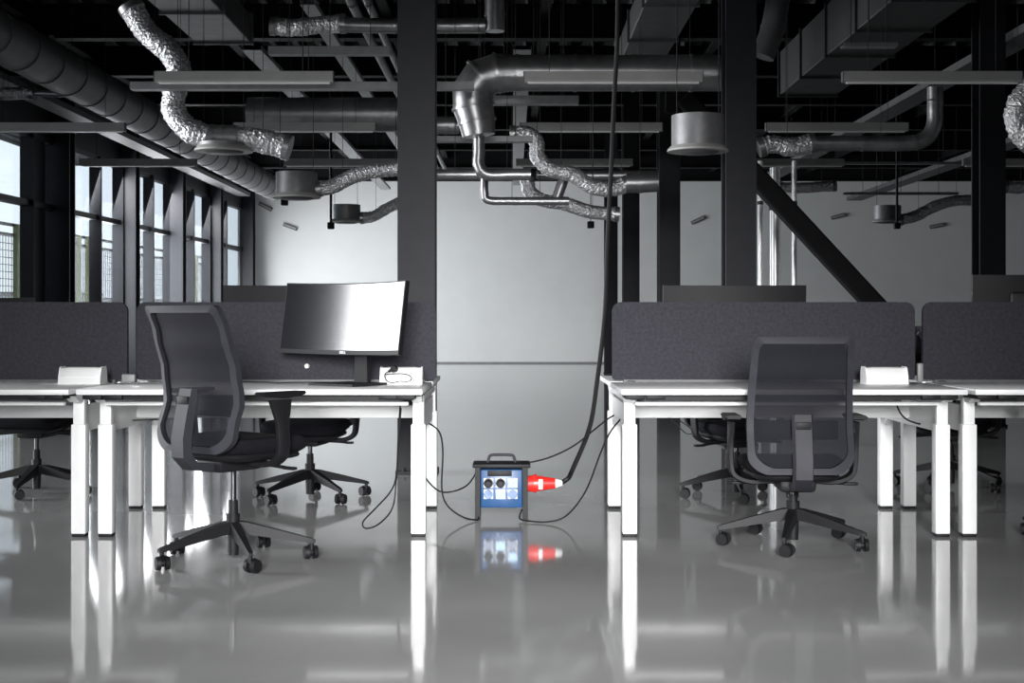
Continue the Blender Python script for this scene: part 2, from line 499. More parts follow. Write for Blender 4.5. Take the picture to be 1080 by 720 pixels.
# elbow piece of several segments
def elbow():
    c = P(536, 77, 12.7)
    t = thing('duct_elbow', 'big segmented silver duct elbow right of the front column', 'duct', c)
    pts = [p - c for p in px(12.7, (544, 77), (524, 77), (507, 83), (498, 97), (499, 113), (503, 128), (505, 143))]
    R = [.165, .178, .19, .19, .185, .17, .15]
    m_ = B(); sweep(m_, pts, lambda i: R[i], 28); obj('duct_segment', m_, 'duct', t)
    for i in range(1, 6):
        z = (pts[i + 1] - pts[i - 1]).normalized()
        m_ = B(); cyl(m_, pts[i] - z * .012, pts[i] + z * .012, R[i] * 1.06, seg=28); obj('joint_ring', m_, 'duct', t)
elbow()
duct('bright horizontal round duct passing behind the front column into the elbow', px(15.3, (262, 121), (330, 121), (420, 121), (452, 121)), .19)
duct('short narrow duct stub left of the big elbow base', px(13.3, (455, 132), (470, 132), (484, 132)), .085)
duct('small silver downpipe below the big elbow bending to the right', px(12.9, (505, 140), (505, 160), (505, 174), (514, 184), (540, 184), (560, 184)), .055)
duct('thin silver duct with a square bend in front of the far wall', px(13.6, (511, 188), (511, 203), (515, 211), (540, 212), (600, 212)), .04)
duct('crinkled foil hose lying left of the front column near the ceiling', px(13.2, (286, 27), (310, 29), (340, 26), (362, 25)), .085, True)
duct('straight round duct joining the foil hose high behind the front column', px(13.2, (360, 26), (400, 27), (450, 27), (512, 27)), .072)
duct('short vertical duct rising to the ceiling right of the front column', px(13.2, (522, 33), (522, 15), (522, -12)), .095)
duct('long dull round duct running back above the windows', [(-5.12, 12, 3.9), (-5.12, 18, 3.9), (-5.12, 24, 3.9), (-5.12, 30, 3.9)], .25, m='dull')
duct('dull round duct crossing to the upper left edge of the view', px(16.5, (-30, 47), (0, 49), (30, 52), (52, 56)), .22, m='dull')
duct('small crinkled hose at the left edge under the dull duct', px(16.8, (-20, 99), (5, 99), (26, 98), (34, 98)), .075, True)
duct('small straight duct left of the dull duct, continuing the small hose', px(16.8, (32, 98), (60, 99), (92, 100)), .04)
duct('big crinkled foil hose making an S bend at upper left', px(12.3, (137, 6), (155, 34), (178, 54), (189, 75), (184, 98), (184, 118), (200, 137), (225, 145)), .105, True)
duct('smooth silver duct piece between two foil hoses at upper left', px(12.3, (222, 144), (235, 145), (248, 145)), .11)
duct('short fat foil hose ending below the front left lamps', px(12.3, (246, 146), (268, 147), (290, 152), (304, 156)), .105, True)
duct('foil hose rising from the larger drum diffuser behind the front column', px(14.5, (334, 200), (352, 196), (370, 187), (392, 181), (420, 178), (446, 176)), .075, True)
duct('foil hose rising from the small drum diffuser behind the front column', px(21.0, (380, 230), (394, 228), (406, 221), (420, 214), (440, 206)), .085, True)
duct('foil hose dropping and sagging from the middle toward the right column row', px(14.2, (538, 141), (556, 141), (566, 150), (567, 165), (580, 178), (604, 184), (624, 197), (648, 199), (662, 193)), .078, True)
duct('short silver duct stub at the right end of the sagging foil hose', px(14.2, (660, 193), (675, 193), (694, 192)), .10)
duct('lower foil hose curling in front of the far wall', px(15.2, (556, 188), (559, 202), (572, 211), (596, 215), (622, 223), (652, 226)), .075, True)
duct('slanted short duct linking the two sagging foil hoses', px(14.6, (597, 183), (592, 196), (587, 210)), .055, m='duct')
duct('foil hose lying left of the bright straight duct at right', px(13.5, (800, 156), (815, 152), (835, 155), (857, 151)), .09, True)
duct('bright horizontal duct bending upward at right', px(13.5, (855, 151), (900, 151), (955, 151), (976, 146), (985, 132), (986, 112), (986, 92)), .075)
duct('far foil hose behind the white pipes at right', px(20, (820, 197), (845, 198), (880, 196)), .075, True)
duct('foil hose rising right from the far drum diffuser', px(22.5, (948, 232), (965, 228), (985, 218), (1005, 212), (1030, 211)), .09, True)
duct('foil hose at the upper right edge of the view', px(12.2, (1090, 150), (1077, 138), (1073, 122), (1078, 104), (1090, 92)), .11, True)
duct('dark crinkled hose at the far right below the lamp', px(19, (1058, 197), (1075, 198), (1095, 196)), .08, True)
duct('thin horizontal duct left of the small downpipe', px(13.0, (458, 184), (480, 184), (506, 184)), .05)
duct('silver duct crossing under the back lamps left of the right column', px(15.5, (566, 184), (620, 185), (694, 185)), .055)
duct('dull round duct beside the right column row near the ceiling', px(14, (804, 60), (815, 30), (822, -10)), .12, m='dull')

def pipe(label, p, q, r, m='tray', name='conduit_pipe', cat='pipe', n=3):
    p = Vector(p); q = Vector(q)
    t = thing(name, label, cat, p)
    m_ = B(); cyl(m_, (0, 0, 0), q - p, r, seg=14); obj('pipe_body', m_, m, t)
    for i in range(n):
        c = (q - p) * (i + .5) / n; z = (q - p).normalized()
        m_ = B(); cyl(m_, c - z * .02, c + z * .02, r * 1.2, seg=14); obj('pipe_clamp', m_, 'dull', t)
    return t
pipe('left one of two grey pipes running back to the front column top', (-1.64, 11, 4.3), (-1.60, 30, 4.3), .05)
pipe('right one of two grey pipes running back to the front column top', (-1.47, 11, 4.3), (-1.43, 30, 4.3), .042)
pipe('thick white insulated pipe standing right of the second right column', (3.02, 16, 0), (3.02, 16, 2.82), .06, 'pipe', 'standing_pipe')
pipe('thin white pipe standing right of the thick white pipe', (3.24, 16, 0), (3.24, 16, 2.9), .028, 'pipe', 'standing_pipe')
pipe('thin white pipe hugging the left side of the thick white pipe', (2.85, 16, 0), (2.85, 16, 2.9), .03, 'pipe', 'standing_pipe')

def tray(label, p, q, wd, h=.06, m='tray', name='cable_tray'):
    p = Vector(p); q = Vector(q); L = (q - p).length; mid = (p + q) / 2
    along = abs(q.y - p.y) > abs(q.x - p.x)
    t = thing(name, label, 'cable tray', mid)
    m_ = B()
    if along:
        box(m_, (0, 0, -h / 2), (wd, L, .006)); box(m_, (-wd / 2, 0, 0), (.006, L, h)); box(m_, (wd / 2, 0, 0), (.006, L, h))
    else:
        box(m_, (0, 0, -h / 2), (L, wd, .006)); box(m_, (0, -wd / 2, 0), (L, .006, h)); box(m_, (0, wd / 2, 0), (L, .006, h))
    obj('tray_channel', m_, m, t, False)
    for i in range(3):
        f = (i + .5) / 3 - .5
        c = Vector((0, f * L, 0)) if along else Vector((f * L, 0, 0))
        m_ = B(); cyl(m_, c + Vector((0, 0, -h / 2)), c + Vector((0, 0, 5.1 - mid.z)), .0045, seg=6); obj('threaded_rod', m_, 'wire', t)
def trayx(label, d, x0, x1, y, h=.06, wd=.12, m='tray'):
    tray(label, P(x0, y, d), P(x1, y, d), wd, h, m)
trayx('pale cable tray below the foil hose near the ceiling, left of the front column', 12.9, 284, 412, 54, .07)
trayx('long thin cable tray just below the front left lamp', 12.05, 139, 500, 91, .06)
trayx('short cable tray right of the big elbow under the large duct', 13.2, 516, 610, 106, .075)
trayx('cable tray crossing below the big elbow', 13.4, 452, 562, 147, .05)
trayx('thin cable tray in the back at right below the bright duct', 20.5, 820, 1030, 172, .03)
trayx('thin cable tray over the far drum diffuser at right', 24, 890, 1010, 204, .04)
trayx('cable tray above the right front lamp', 12.3, 888, 945, 48, .03)
tray('long grey cable tray running back over the left bench', (-2.9, 15.5, 4.1), (-2.9, 32, 4.1), .22, .05)
tray('narrow cable tray running back beside the two grey pipes', (-1.98, 13.5, 4.15), (-1.98, 32, 4.15), .14, .05)
tray('cable tray running back over the middle of the room', (.12, 16, 4.2), (.12, 32, 4.2), .2, .05)
tray('dull cable tray running back over the right bench', (5.1, 13, 3.9), (5.1, 31, 3.9), .3, .08, 'dull')
tray('dull cable tray running back at the far right', (8.1, 18, 3.95), (8.1, 33, 3.95), .35, .08, 'dull')
tray('dull cable tray running back above the windows', (-6.35, 12, 4.05), (-6.35, 33, 4.05), .3, .08, 'dull')

def rect_duct(label, x, z, wd, h, y0, y1, m='dull'):
    t = thing('rectangular_duct', label, 'duct', (x, y0, z))
    L = y1 - y0
    m_ = B(); box(m_, (0, L / 2, 0), (wd, L, h), None, .01); obj('duct_body', m_, m, t, False)
    n = max(2, int(L / 1.3))
    for i in range(n + 1):
        m_ = B(); box(m_, (0, i * L / n, 0), (wd + .05, .03, h + .05)); obj('flange', m_, m, t, False)
rect_duct('large grey rectangular duct at the top right of the second column', 3.78, 4.22, .72, .55, 12.5, 17.8, 'darkduct')
rect_duct('grey rectangular duct at the top between cable and right columns', 1.5, 4.2, .5, .3, 11.5, 16.5)
rect_duct('grey rectangular duct at the top left over the left bench', -3.15, 4.25, .6, .3, 12.25, 15.2)

def drum(label, px_, py_top, d, r, h, stem=False):
    c = P(px_, py_top, d)
    t = thing('drum_diffuser', label, 'air diffuser', c, 0, 'drum shaped air diffusers')
    m_ = B(); cyl(m_, (0, 0, 0), (0, 0, -h), r, seg=40); obj('drum', m_, 'drum', t)
    m_ = B(); cyl(m_, (0, 0, -h), (0, 0, -h - .03), r * 1.04, r * 1.16, seg=40); cyl(m_, (0, 0, -h - .03), (0, 0, -h - .045), r * 1.16, seg=40); obj('flange', m_, 'lamp', t)
    m_ = B(); cyl(m_, (0, 0, -h - .045), (0, 0, -h - .06), r * .8, r * .7, seg=30); obj('swirl_plate', m_, 'dull', t)
    for s in (-1, 1):
        m_ = B(); cyl(m_, (s * r * .8, 0, 0), (s * r * .8, 0, 5.1 - c.z), .0035, seg=6); obj('hanging_wire', m_, 'wire', t)
    return t
drum('large round drum diffuser between the two dark right columns', 736, 122, 11.4, .215, .25)
drum('larger of two drum diffusers left of the front column', 313, 182, 14.5, .215, .22)
drum('smaller of two drum diffusers left of the front column', 365, 216, 21.0, .215, .22)
drum('small far drum diffuser at right in front of the far wall', 936, 217, 22.5, .215, .22)
drum('flat drum diffuser under the S shaped foil hose', 236, 151, 12.3, .22, .03)

def box_speaker(label, px_, py_, d, stem):
    c = P(px_, py_, d)
    t = thing('hanging_sensor', label, 'sensor', c, 0, 'small black hanging boxes')
    m_ = B(); box(m_, (0, 0, 0), (.1, .1, .1), None, .015); obj('sensor_box', m_, 'black', t)
    m_ = B(); cyl(m_, (0, 0, .05), (0, 0, 5.1 - c.z), .02 if stem else .006, seg=8); obj('stem', m_, 'black', t)
box_speaker('small black box hanging under the larger drum diffuser', 300, 213, 20, False)
box_speaker('small black box on a thick stem beside the smaller drum diffuser', 349, 238, 20.4, True)
box_speaker('small black box hanging left of the hanging cable by the far wall', 623, 237, 20, False)
box_speaker('small black box hanging under the far drum diffuser at right', 946, 238, 22, True)

def vent(label, px_, py_, ang, L=.36):
    c = P(px_, py_, YF - .03)
    t = thing('wall_grille', label, 'wall grille', c, 0, 'slanted slots high on the far wall')
    R = Matrix.Rotation(math.radians(ang), 3, 'Y')
    m_ = B(); box(m_, (0, 0, 0), (L, .05, .09), R, .01); obj('grille_frame', m_, 'dull', t, False)
    m_ = B(); box(m_, (0, -.026, 0), (L * .9, .01, .05), R); obj('slot', m_, 'lamp', t, False)
vent('upper left slanted slot on the far wall', 280, 218, 28)
vent('lower left slanted slot on the far wall', 306, 239, 20)
vent('slanted slot on the far wall right of the brace top', 884, 228, -15)
vent('slanted slot on the far wall left of the right column', 988, 238, -12)
vent('slanted slot on the far wall between the dark right columns', 736, 232, -25)

# ------------------------------------------------------------------ benches
ZT = .74
Y0 = 6.6              # front edge
YM = 7.44             # middle line
Y1 = 8.25
def bench(x0, x1, label, seam=None):
    t = thing('bench_desk', label, 'desk', ((x0 + x1) / 2, YM, 0), 0, 'white double bench desks')
    c = Vector(((x0 + x1) / 2, YM, 0)); W = x1 - x0
    for y0, y1 in ((Y0, YM - .03), (YM + .03, Y1)):
        m_ = B(); box(m_, (0, (y0 + y1) / 2 - YM, ZT - .013), (W, y1 - y0, .026), None, .003)
        obj('desktop', m_, 'top', t)
    # legs
    for sx in (-1, 1):
        for y in (6.9, 7.93):
            lx = sx * (W / 2 - .037) 
            if sx < 0: lx = -W / 2 + .06
            m_ = B()
            box(m_, (lx, y - YM, .285), (.072, .072, .54), None, .006)
            lg = obj('leg', m_, 'white', t)
            m_ = B(); box(m_, (lx, y - YM, .62), (.056, .056, .16), None, .005); obj('inner_tube', m_, 'white', lg)
            m_ = B(); box(m_, (lx, y - YM, .0075), (.066, .066, .015), None, .003); obj('glide', m_, 'black', lg)
        # side beam between the two legs with a gusset toward each
        lx = sx * (W / 2 - .037)
        if sx < 0: lx = -W / 2 + .06
        m_ = B()
        yA, yB = 6.9 - YM + .03, 7.93 - YM - .03
        prism(m_, [(yA, .645), (yB, .645), (yB, .47), (yB - .07, .515), (yA + .07, .515), (yA, .47)], .03, 'X', lx)
        obj('side_beam', m_, 'white', t, False)
        m_ = B(); prism(m_, [(yA - .12, .668), (yB + .12, .668), (yB + .2, .70), (yA - .2, .70)], .05, 'X', lx)
        obj('top_bracket', m_, 'white', t, False)
    # long beams
    m_ = B(); box(m_, (0, YM - YM - .02, .583), (W - .1, .05, .066), None, .004); obj('centre_beam', m_, 'white', t)
    m_ = B(); box(m_, (0, 6.80 - YM, .662), (W - .16, .03, .018), None, .003); obj('front_rail', m_, 'white', t)
    m_ = B(); box(m_, (0, 8.05 - YM, .668), (W - .16, .03, .022), None, .003); obj('rear_rail', m_, 'white', t)
    m_ = B()
    box(m_, (0, -.16, .632), (W - .3, .16, .006)); box(m_, (0, -.24, .645), (W - .3, .006, .03)); box(m_, (0, -.08, .645), (W - .3, .006, .03))
    obj('cable_basket', m_, 'tray', t, False)
    # dark sliding brackets under the front edge
    for f in (-.46, -.40, .40, .45):
        m_ = B(); box(m_, (f * W, 6.74 - YM, .702), (.09, .22, .022), None, .003); obj('slide_bracket', m_, 'black', t)
    m_ = B(); box(m_, (0, 6.665 - YM, .7), (W - .09, .02, .026)); box(m_, (0, 6.95 - YM, .70), (W - .2, .03, .024)); box(m_, (0, 7.3 - YM, .69), (W - .2, .03, .04)); obj('stiffener_and_shade_strip', m_, 'black', t, False)  # foremost black strip is added, standing in for shadow under the desktop edge
    return t
BENCH = [(-3.74, -2.10), (-2.065, -.425), (.521, 2.16), (2.195, 3.835)]
BL = ['white bench desk cut by the left edge of the view', 'white bench desk with the curved monitor',
      'white bench desk right of the aisle with one mesh chair', 'white bench desk cut by the right edge of the view']
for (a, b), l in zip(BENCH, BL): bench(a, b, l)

def divider(x0, x1, label):
    t = thing('desk_divider', label, 'desk screen', ((x0 + x1) / 2, YM, ZT), 0, 'charcoal felt desk dividers')
    W = x1 - x0
    m_ = B(); prism(m_, round_rect(W, .415, .05, 6, 0, .2125 + .005, .02), .03, 'Y')
    obj('felt_panel', m_, 'felt', t)
    m_ = B(); prism(m_, [(-W / 2 + .06, .0), (W / 2 - .06, .0), (W / 2 - .06, .012), (-W / 2 + .06, .012)], .05, 'Y'); obj('edge_rail', m_, 'dull', t, False)
    for s in (-1, 1):
        m_ = B(); box(m_, (s * (W / 2 - .1), 0, -.02), (.05, .05, .06), None, .004); obj('clamp', m_, 'socket', t)
divider(-3.68, -2.05, 'charcoal felt divider at the left edge of the view')
divider(-2.0, -.405, 'charcoal felt divider behind the curved monitor')
divider(.534, 2.147, 'charcoal felt divider behind the single right chair')
divider(2.19, 3.8, 'charcoal felt divider at the right edge of the view')

# small clamp block seen where left benches meet
m_ = B(); box(m_, (0, 0, .022), (.07, .05, .044), None, .006)
tag(obj('clamp_block', m_, 'tray', None, True, loc=((136 - 540) / 200.0, 7.36, ZT)), 'small pale clamp block on the desk between the two left dividers', 'clamp')
m_ = B(); box(m_, (0, 0, .05), (.03, .03, .1), None, .006)
tag(obj('clamp_block', m_, 'tray', None, True, loc=((970 - 540) / 198.0, 7.42, ZT)), 'small pale clamp in the gap between the two right dividers', 'clamp')

# desktop socket housings
def socket_box(pxc, label, m='white'):
    d = 7.2
    t = thing('desk_socket_box', label, 'socket box', ((pxc - 540) * d / F, d, ZT), 0, 'white desk socket boxes')
    m_ = B()
    prism(m_, [(-.07, 0), (-.066, .03), (-.045, .078), (-.035, .084), (.03, .084), (.04, .07), (.05, 0)], .205, 'X')
    obj('housing', m_, m, t)
    for s in (-1, 1):
        m_ = B(); prism(m_, [(-.076, 0), (-.07, .04), (-.05, .083), (-.035, .09), (.034, .09), (.046, .07), (.055, 0)], .006, 'X', s * .105); obj('end_plate', m_, m, t, False)
    m_ = B(); box(m_, (0, -.062, .036), (.188, .006, .012), None, .002); obj('front_lip', m_, m, t)
    m_ = B(); box(m_, (0, -.003, .085), (.15, .04, .004), None, .001); obj('socket_strip', m_, 'lamp', t)
    return t
socket_box(88, 'white folded socket box on the desk at the left edge')
socket_box(424, 'white socket box with a black plug right of the monitor stand')
socket_box(932, 'white socket box right of the single right chair')

# ------------------------------------------------------------------ monitors
def monitor(loc, rotz, label, tilt, cz, W=.815, H=.365, logo=False):
    """screen faces local -Y"""
    t = thing('curved_monitor', label, 'monitor', loc, rotz, 'wide curved monitors')
    Rt = Matrix.Rotation(math.radians(-tilt), 3, 'X')
    RC = 1.9
    def surf(u, v, off):
        a = u / RC
        return Vector((RC * math.sin(a), off - RC * (1 - math.cos(a)), v))
    def place(v): return Rt @ v + Vector((0, 0, cz))
    def slab(u0, u1, v0, v1, o0, o1, n=24):
        m_ = B(); G = []
        for o_ in (o0, o1):
            row = []
            for i in range(n + 1):
                u = u0 + (u1 - u0) * i / n
                row.append((m_.verts.new(place(surf(u, v0, o_))), m_.verts.new(place(surf(u, v1, o_)))))
            G.append(row)
        for i in range(n):
            m_.faces.new((G[0][i][0], G[0][i + 1][0], G[0][i + 1][1], G[0][i][1]))
            m_.faces.new((G[1][i][0], G[1][i][1], G[1][i + 1][1], G[1][i + 1][0]))
            m_.faces.new((G[0][i][1], G[0][i + 1][1], G[1][i + 1][1], G[1][i][1]))
            m_.faces.new((G[0][i][0], G[1][i][0], G[1][i + 1][0], G[0][i + 1][0]))
        m_.faces.new((G[0][0][0], G[0][0][1], G[1][0][1], G[1][0][0])); m_.faces.new((G[0][n][0], G[1][n][0], G[1][n][1], G[0][n][1]))
        return m_
    obj('screen_casing', slab(-W / 2, W / 2, -H / 2, H / 2, 0, .03), 'black', t)
    obj('display_panel', slab(-W / 2 + .006, W / 2 - .006, -H / 2 + .022, H / 2 - .006, -.0015, .001), 'screen', t)
    m_ = B()
    # concave side faces the viewer, so the bulge of the housing is on the back
    vs = box(m_, (0, 0, 0), (W * .52, .05, H * .6), None, .02)
    for v in m_.verts: v.co = place(v.co + Vector((0, .045, -.02)))
    hs = obj('rear_housing', m_, 'black', t)
    for k in range(5):
        m_ = B(); box(m_, (0, 0, 0), (W * .36, .006, .006))
        for v in m_.verts: v.co = place(v.co + Vector((0, .071, .06 - k * .014)))
        obj('vent_slot', m_, 'dull', hs, False)
    zt = cz + .02
    m_ = B(); prism(m_, [(-.045, .012), (.045, .012), (.035, zt), (-.035, zt)], .028, 'Y', .12); obj('stand_neck', m_, 'black', t)
    m_ = B(); box(m_, (0, .10, cz - .01), (.08, .07, .09), None, .01); obj('neck_bracket', m_, 'black', t)
    m_ = B(); prism(m_, [(-.15, -.12), (.15, -.12), (.17, -.05), (.13, .16), (-.13, .16), (-.17, -.05)], .012, 'Z', .006); obj('stand_base', m_, 'black', t, False)
    if logo:
        cu = bpy.data.curves.new('brand_lettering', 'FONT'); cu.body = 'DELL'; cu.size = .019; cu.extrude = .0006
        cu.align_x = 'CENTER'; cu.align_y = 'CENTER'
        to = bpy.data.objects.new('tmp', cu); COL.objects.link(to)
        dg = bpy.context.evaluated_depsgraph_get()
        me = bpy.data.meshes.new_from_object(to.evaluated_get(dg)); bpy.data.objects.remove(to)
        for v in me.vertices:
            v.co = place(surf(v.co.x, -H / 2 + .011 + v.co.y, -.0025 - v.co.z))
        me.materials.clear(); me.materials.append(M['logo'])
        lo = bpy.data.objects.new('brand_lettering', me); COL.objects.link(lo); lo.parent = t
        lo['label'] = 'small silver letters'
    return t
YAW = math.radians(-36)
monitor((-.835, 7.03, ZT), YAW, 'wide curved monitor turned to the left on the left bench, screen showing', 9, .335, logo=True)
monitor((1.26, 7.88, ZT), PI, 'back of a black monitor peeking over the divider behind the right chair', 4, .342)
monitor((-1.23, 7.88, ZT), PI, 'back of a black monitor peeking over the divider left of the curved monitor', 4, .342)
monitor((2.99, 7.82, ZT), PI, 'back of a black monitor peeking over the rightmost divider', 4, .40)
monitor((-3.10, 7.88, ZT), PI, 'back of a black monitor just above the leftmost divider', 4, .272)

# ------------------------------------------------------------------ chairs
def back_y(wz):       # local y of the backrest at height wz above its bottom
    ks = [(0, -.250), (.1, -.246), (.22, -.208), (.35, -.225), (.5, -.270), (.64, -.325)]
    for (a, ya), (b, yb) in zip(ks, ks[1:]):
        if wz <= b:
            f = (wz - a) / (b - a); f = f * f * (3 - 2 * f)
            return ya + (yb - ya) * f
    return ks[-1][1]
def chair(s, label, base_rot, group='black mesh office chairs', loc=(0, 0, 0), rotz=0.0):
    """faces local +Y; s = seat top height; base_rot = turn of the star base against the room"""
    t = thing('office_chair', label, 'office chair', loc, rotz, group)
    br = base_rot - rotz
    m_ = B()
    hub = .115
    cyl(m_, (0, 0, .028), (0, 0, .21), .024, .031, 20)
    for k in range(5):
        a = br + k * 2 * PI / 5
        u = Vector((math.cos(a), math.sin(a), 0)); v = Vector((-u.y, u.x, 0))
        prof = [(.0, .026, .178, .125), (.06, .025, .172, .120), (.2, .020, .136, .098), (.3, .015, .108, .082), (.35, .013, .094, .074), (.362, .009, .088, .076)]
        rings = []
        for (r, hw, zt, zb) in prof:
            p = u * r
            rings.append([m_.verts.new(p + v * hw + Vector((0, 0, zb))), m_.verts.new(p + v * hw * .75 + Vector((0, 0, zt))),
                          m_.verts.new(p - v * hw * .75 + Vector((0, 0, zt))), m_.verts.new(p - v * hw + Vector((0, 0, zb)))])
        for A_, B_ in zip(rings, rings[1:]):
            for i in range(4):
                j = (i + 1) % 4
                m_.faces.new((A_[i], A_[j], B_[j], B_[i]))
        m_.faces.new(rings[0][::-1]); m_.faces.new(rings[-1])
    obj('star_base', m_, 'black', t)
    for k in range(5):
        a = br + k * 2 * PI / 5
        c = Vector((math.cos(a), math.sin(a), 0)) * .345
        ca = a + [1.9, .7, 2.6, 1.3, 2.2][k]
        u = Vector((math.cos(ca), math.sin(ca), 0)); v = Vector((-u.y, u.x, 0))
        m_ = B(); cyl(m_, c + Vector((0, 0, .045)), c + Vector((0, 0, .075)), .010, seg=10)
        ctr = c + u * .015 + Vector((0, 0, .031))
        # hood over the wheels
        pts = [ctr + (u * math.cos(b) + Vector((0, 0, 1)) * math.sin(b)) * .034 for b in [PI * i / 8 for i in range(2, 7)]]
        for p0, p1 in zip(pts, pts[1:]):
            q = [p0 - v * .009, p0 + v * .009, p1 + v * .009, p1 - v * .009]
            m_.faces.new([m_.verts.new(x_) for x_ in q])
        cyl(m_, ctr - v * .007, ctr + v * .007, .016, seg=16)
        cs = obj('caster', m_, 'black', t)
        for sgn in (-1, 1):
            m_ = B(); cyl(m_, ctr + v * sgn * .010, ctr + v * sgn * .029, .031, .028, 20); obj('wheel', m_, 'black', cs)
    m_ = B(); cyl(m_, (0, 0, .15), (0, 0, s - .13), .014, seg=16); obj('gas_lift', m_, 'chrome', t)
    m_ = B(); cyl(m_, (0, 0, .19), (0, 0, max(.22, min(.27, s - .18))), .022, .021, 18); obj('lift_sleeve', m_, 'black', t)
    # mechanism
    m_ = B(); box(m_, (0, -.02, s - .125), (.17, .26, .06), None, .02); obj('tilt_mechanism', m_, 'black', t)
    m_ = B(); cyl(m_, (.08, .04, s - .12), (.26, .06, s - .135), .008, seg=10); box(m_, (.285, .065, s - .137), (.07, .03, .014), None, .006); obj('tilt_lever', m_, 'black', t)
    m_ = B(); cyl(m_, (-.08, .04, s - .12), (-.24, .05, s - .13), .008, seg=10); box(m_, (-.26, .05, s - .132), (.05, .03, .014), None, .006); obj('height_lever', m_, 'black', t)
    # seat shell and cushion
    def slab(w0, w1, y0, y1, zb, zt, edge, curl):
        mm = B(); N = 14; rings = []
        for (f, z) in ((.86, zb), (.97, zb + (zt - zb) * .3), (1.0, zb + (zt - zb) * .6), (.97, zb + (zt - zb) * .9), (.88, zt)):
            ring = []
            for k in range(40):
                a = 2 * PI * k / 40
                cx, sy = math.cos(a), math.sin(a)
                ex = abs(cx) ** .42 * (1 if cx >= 0 else -1); ey = abs(sy) ** .42 * (1 if sy >= 0 else -1)
                hy = (y1 - y0) / 2; wy = (w0 + (w1 - w0) * (ey + 1) / 2) / 2
                y = (y0 + y1) / 2 + ey * hy * f
                zz = z - curl * max(0, (y - .12) / .16) ** 2
                ring.append(mm.verts.new((ex * wy * f, y, zz)))
            rings.append(ring)
        for A_, B_ in zip(rings, rings[1:]):
            for k in range(40):
                j = (k + 1) % 40
                mm.faces.new((A_[k], A_[j], B_[j], B_[k]))
        mm.faces.new(rings[0][::-1]); mm.faces.new(rings[-1])
        return mm
    obj('seat', slab(.44, .50, -.20, .28, s - .075, s, .04, .02), 'seat', t)
    obj('seat_shell', slab(.40, .45, -.18, .25, s - .105, s - .07, .02, .02), 'black', t)
    # backrest: frame ring, bottom at zb
    zb = s - .062; Hh = .632
    def outline(inset, n=9):
        pts = []
        topw = .228 - inset; botw = .243 - inset
        rt = .022; rb = .085
        ht = Hh - inset; lo = inset
        def wide(z): return .243 + (.228 - .243) * max(0, (z - .25) / .38) - inset
        seq = []
        for k in range(n + 1):
            a = PI / 2 * k / n
            seq.append((topw - rt + rt * math.cos(a), ht - rt + rt * math.sin(a)))
        for k in range(n + 1):
            a = PI / 2 * k / n + PI / 2
            seq.append((-topw + rt + rt * math.cos(a), ht - rt + rt * math.sin(a)))
        for zz in [ht - rt - (ht - rt - rb - lo) * i / 9 for i in range(1, 9)]:
            seq.append((-wide(zz) , zz))
        for k in range(n + 1):
            a = PI + PI / 2 * k / n
            seq.append((-botw + rb + rb * math.cos(a), lo + rb + rb * .62 * math.sin(a) - rb * .38 * (k / n)))
        for k in range(n + 1):
            a = 3 * PI / 2 + PI / 2 * k / n
            seq.append((botw - rb + rb * math.cos(a), lo + rb + rb * .62 * math.sin(a) - rb * .38 * (1 - k / n)))
        for zz in [rb + lo + (ht - rt - rb - lo) * i / 9 for i in range(1, 9)]:
            seq.append((wide(zz), zz))
        return seq
    def bend(x_, z_): return back_y(z_) + .035 * (x_ / .24) ** 2      # wraps forward at the sides
    O, I = outline(0), outline(.030)
    m_ = B(); n = len(O)
    V = [[m_.verts.new((p[0], bend(*p) + dy, zb + p[1])) for p in ring] for ring, dy in ((O, -.014), (I, -.014), (I, .016), (O, .016))]
    for r_ in range(4):
        A_, B_ = V[r_], V[(r_ + 1) % 4]
        for i in range(n):
            j = (i + 1) % n
            m_.faces.new((A_[i], A_[j], B_[j], B_[i]))
    bf = obj('backrest_frame', m_, 'chairgrey', t)
    # woven mesh stretched in the frame
    m_ = B(); NX, NZ = 12, 18
    I2 = outline(.03)
    def half(z):
        xs = []
        for i in range(n):
            (xa, za), (xb, zb2) = I2[i], I2[(i + 1) % n]
            if (za - z) * (zb2 - z) <= 0 and za != zb2:
                xs.append(xa + (xb - xa) * (z - za) / (zb2 - za))
        return max(xs) if xs else .1
    rows = []
    for j in range(NZ + 1):
        z = .032 + (Hh - .064) * j / NZ
        hw = half(z)
        rows.append([m_.verts.new((x_ := -hw + 2 * hw * i / NX, bend(x_, z) + .004, zb + z)) for i in range(NX + 1)])
    for j in range(NZ):
        for i in range(NX): m_.faces.new((rows[j][i], rows[j][i + 1], rows[j + 1][i + 1], rows[j + 1][i]))
    obj('backrest_mesh', m_, 'mesh', t)
    # lumbar pad
    m_ = B(); box(m_, (0, 0, 0), (.36, .02, .09), None, .009)
    for v in m_.verts: v.co = Vector((v.co.x, v.co.y + bend(v.co.x, .22) + .022, v.co.z + zb + .20))
    obj('lumbar_support', m_, 'black', t)
    # back support spine
    prof = [(-.05, s - .125, .03), (-.16, s - .13, .032), (-.25, s - .12, .034), (-.298, s - .07, .04), (-.300, s - .0, .04), (-.282, s + .10, .036), (-.262, s + .19, .032), (-.262, s + .215, .02)]
    m_ = B(); rings = []
    for i, (y, z, th) in enumerate(prof):
        a = prof[max(0, i - 1)]; b = prof[min(len(prof) - 1, i + 1)]
        tn = Vector((0, b[0] - a[0], b[1] - a[1])).normalized(); nn = Vector((0, -tn.z, tn.y))
        c = Vector((0, y, z)); hw = .047
        rings.append([m_.verts.new(c + Vector((sx * hw * k1, 0, 0)) + nn * th / 2 * sy) for sx, sy, k1 in ((-1, -1, 1), (-.8, 1.0, 1), (.8, 1.0, 1), (1, -1, 1))])
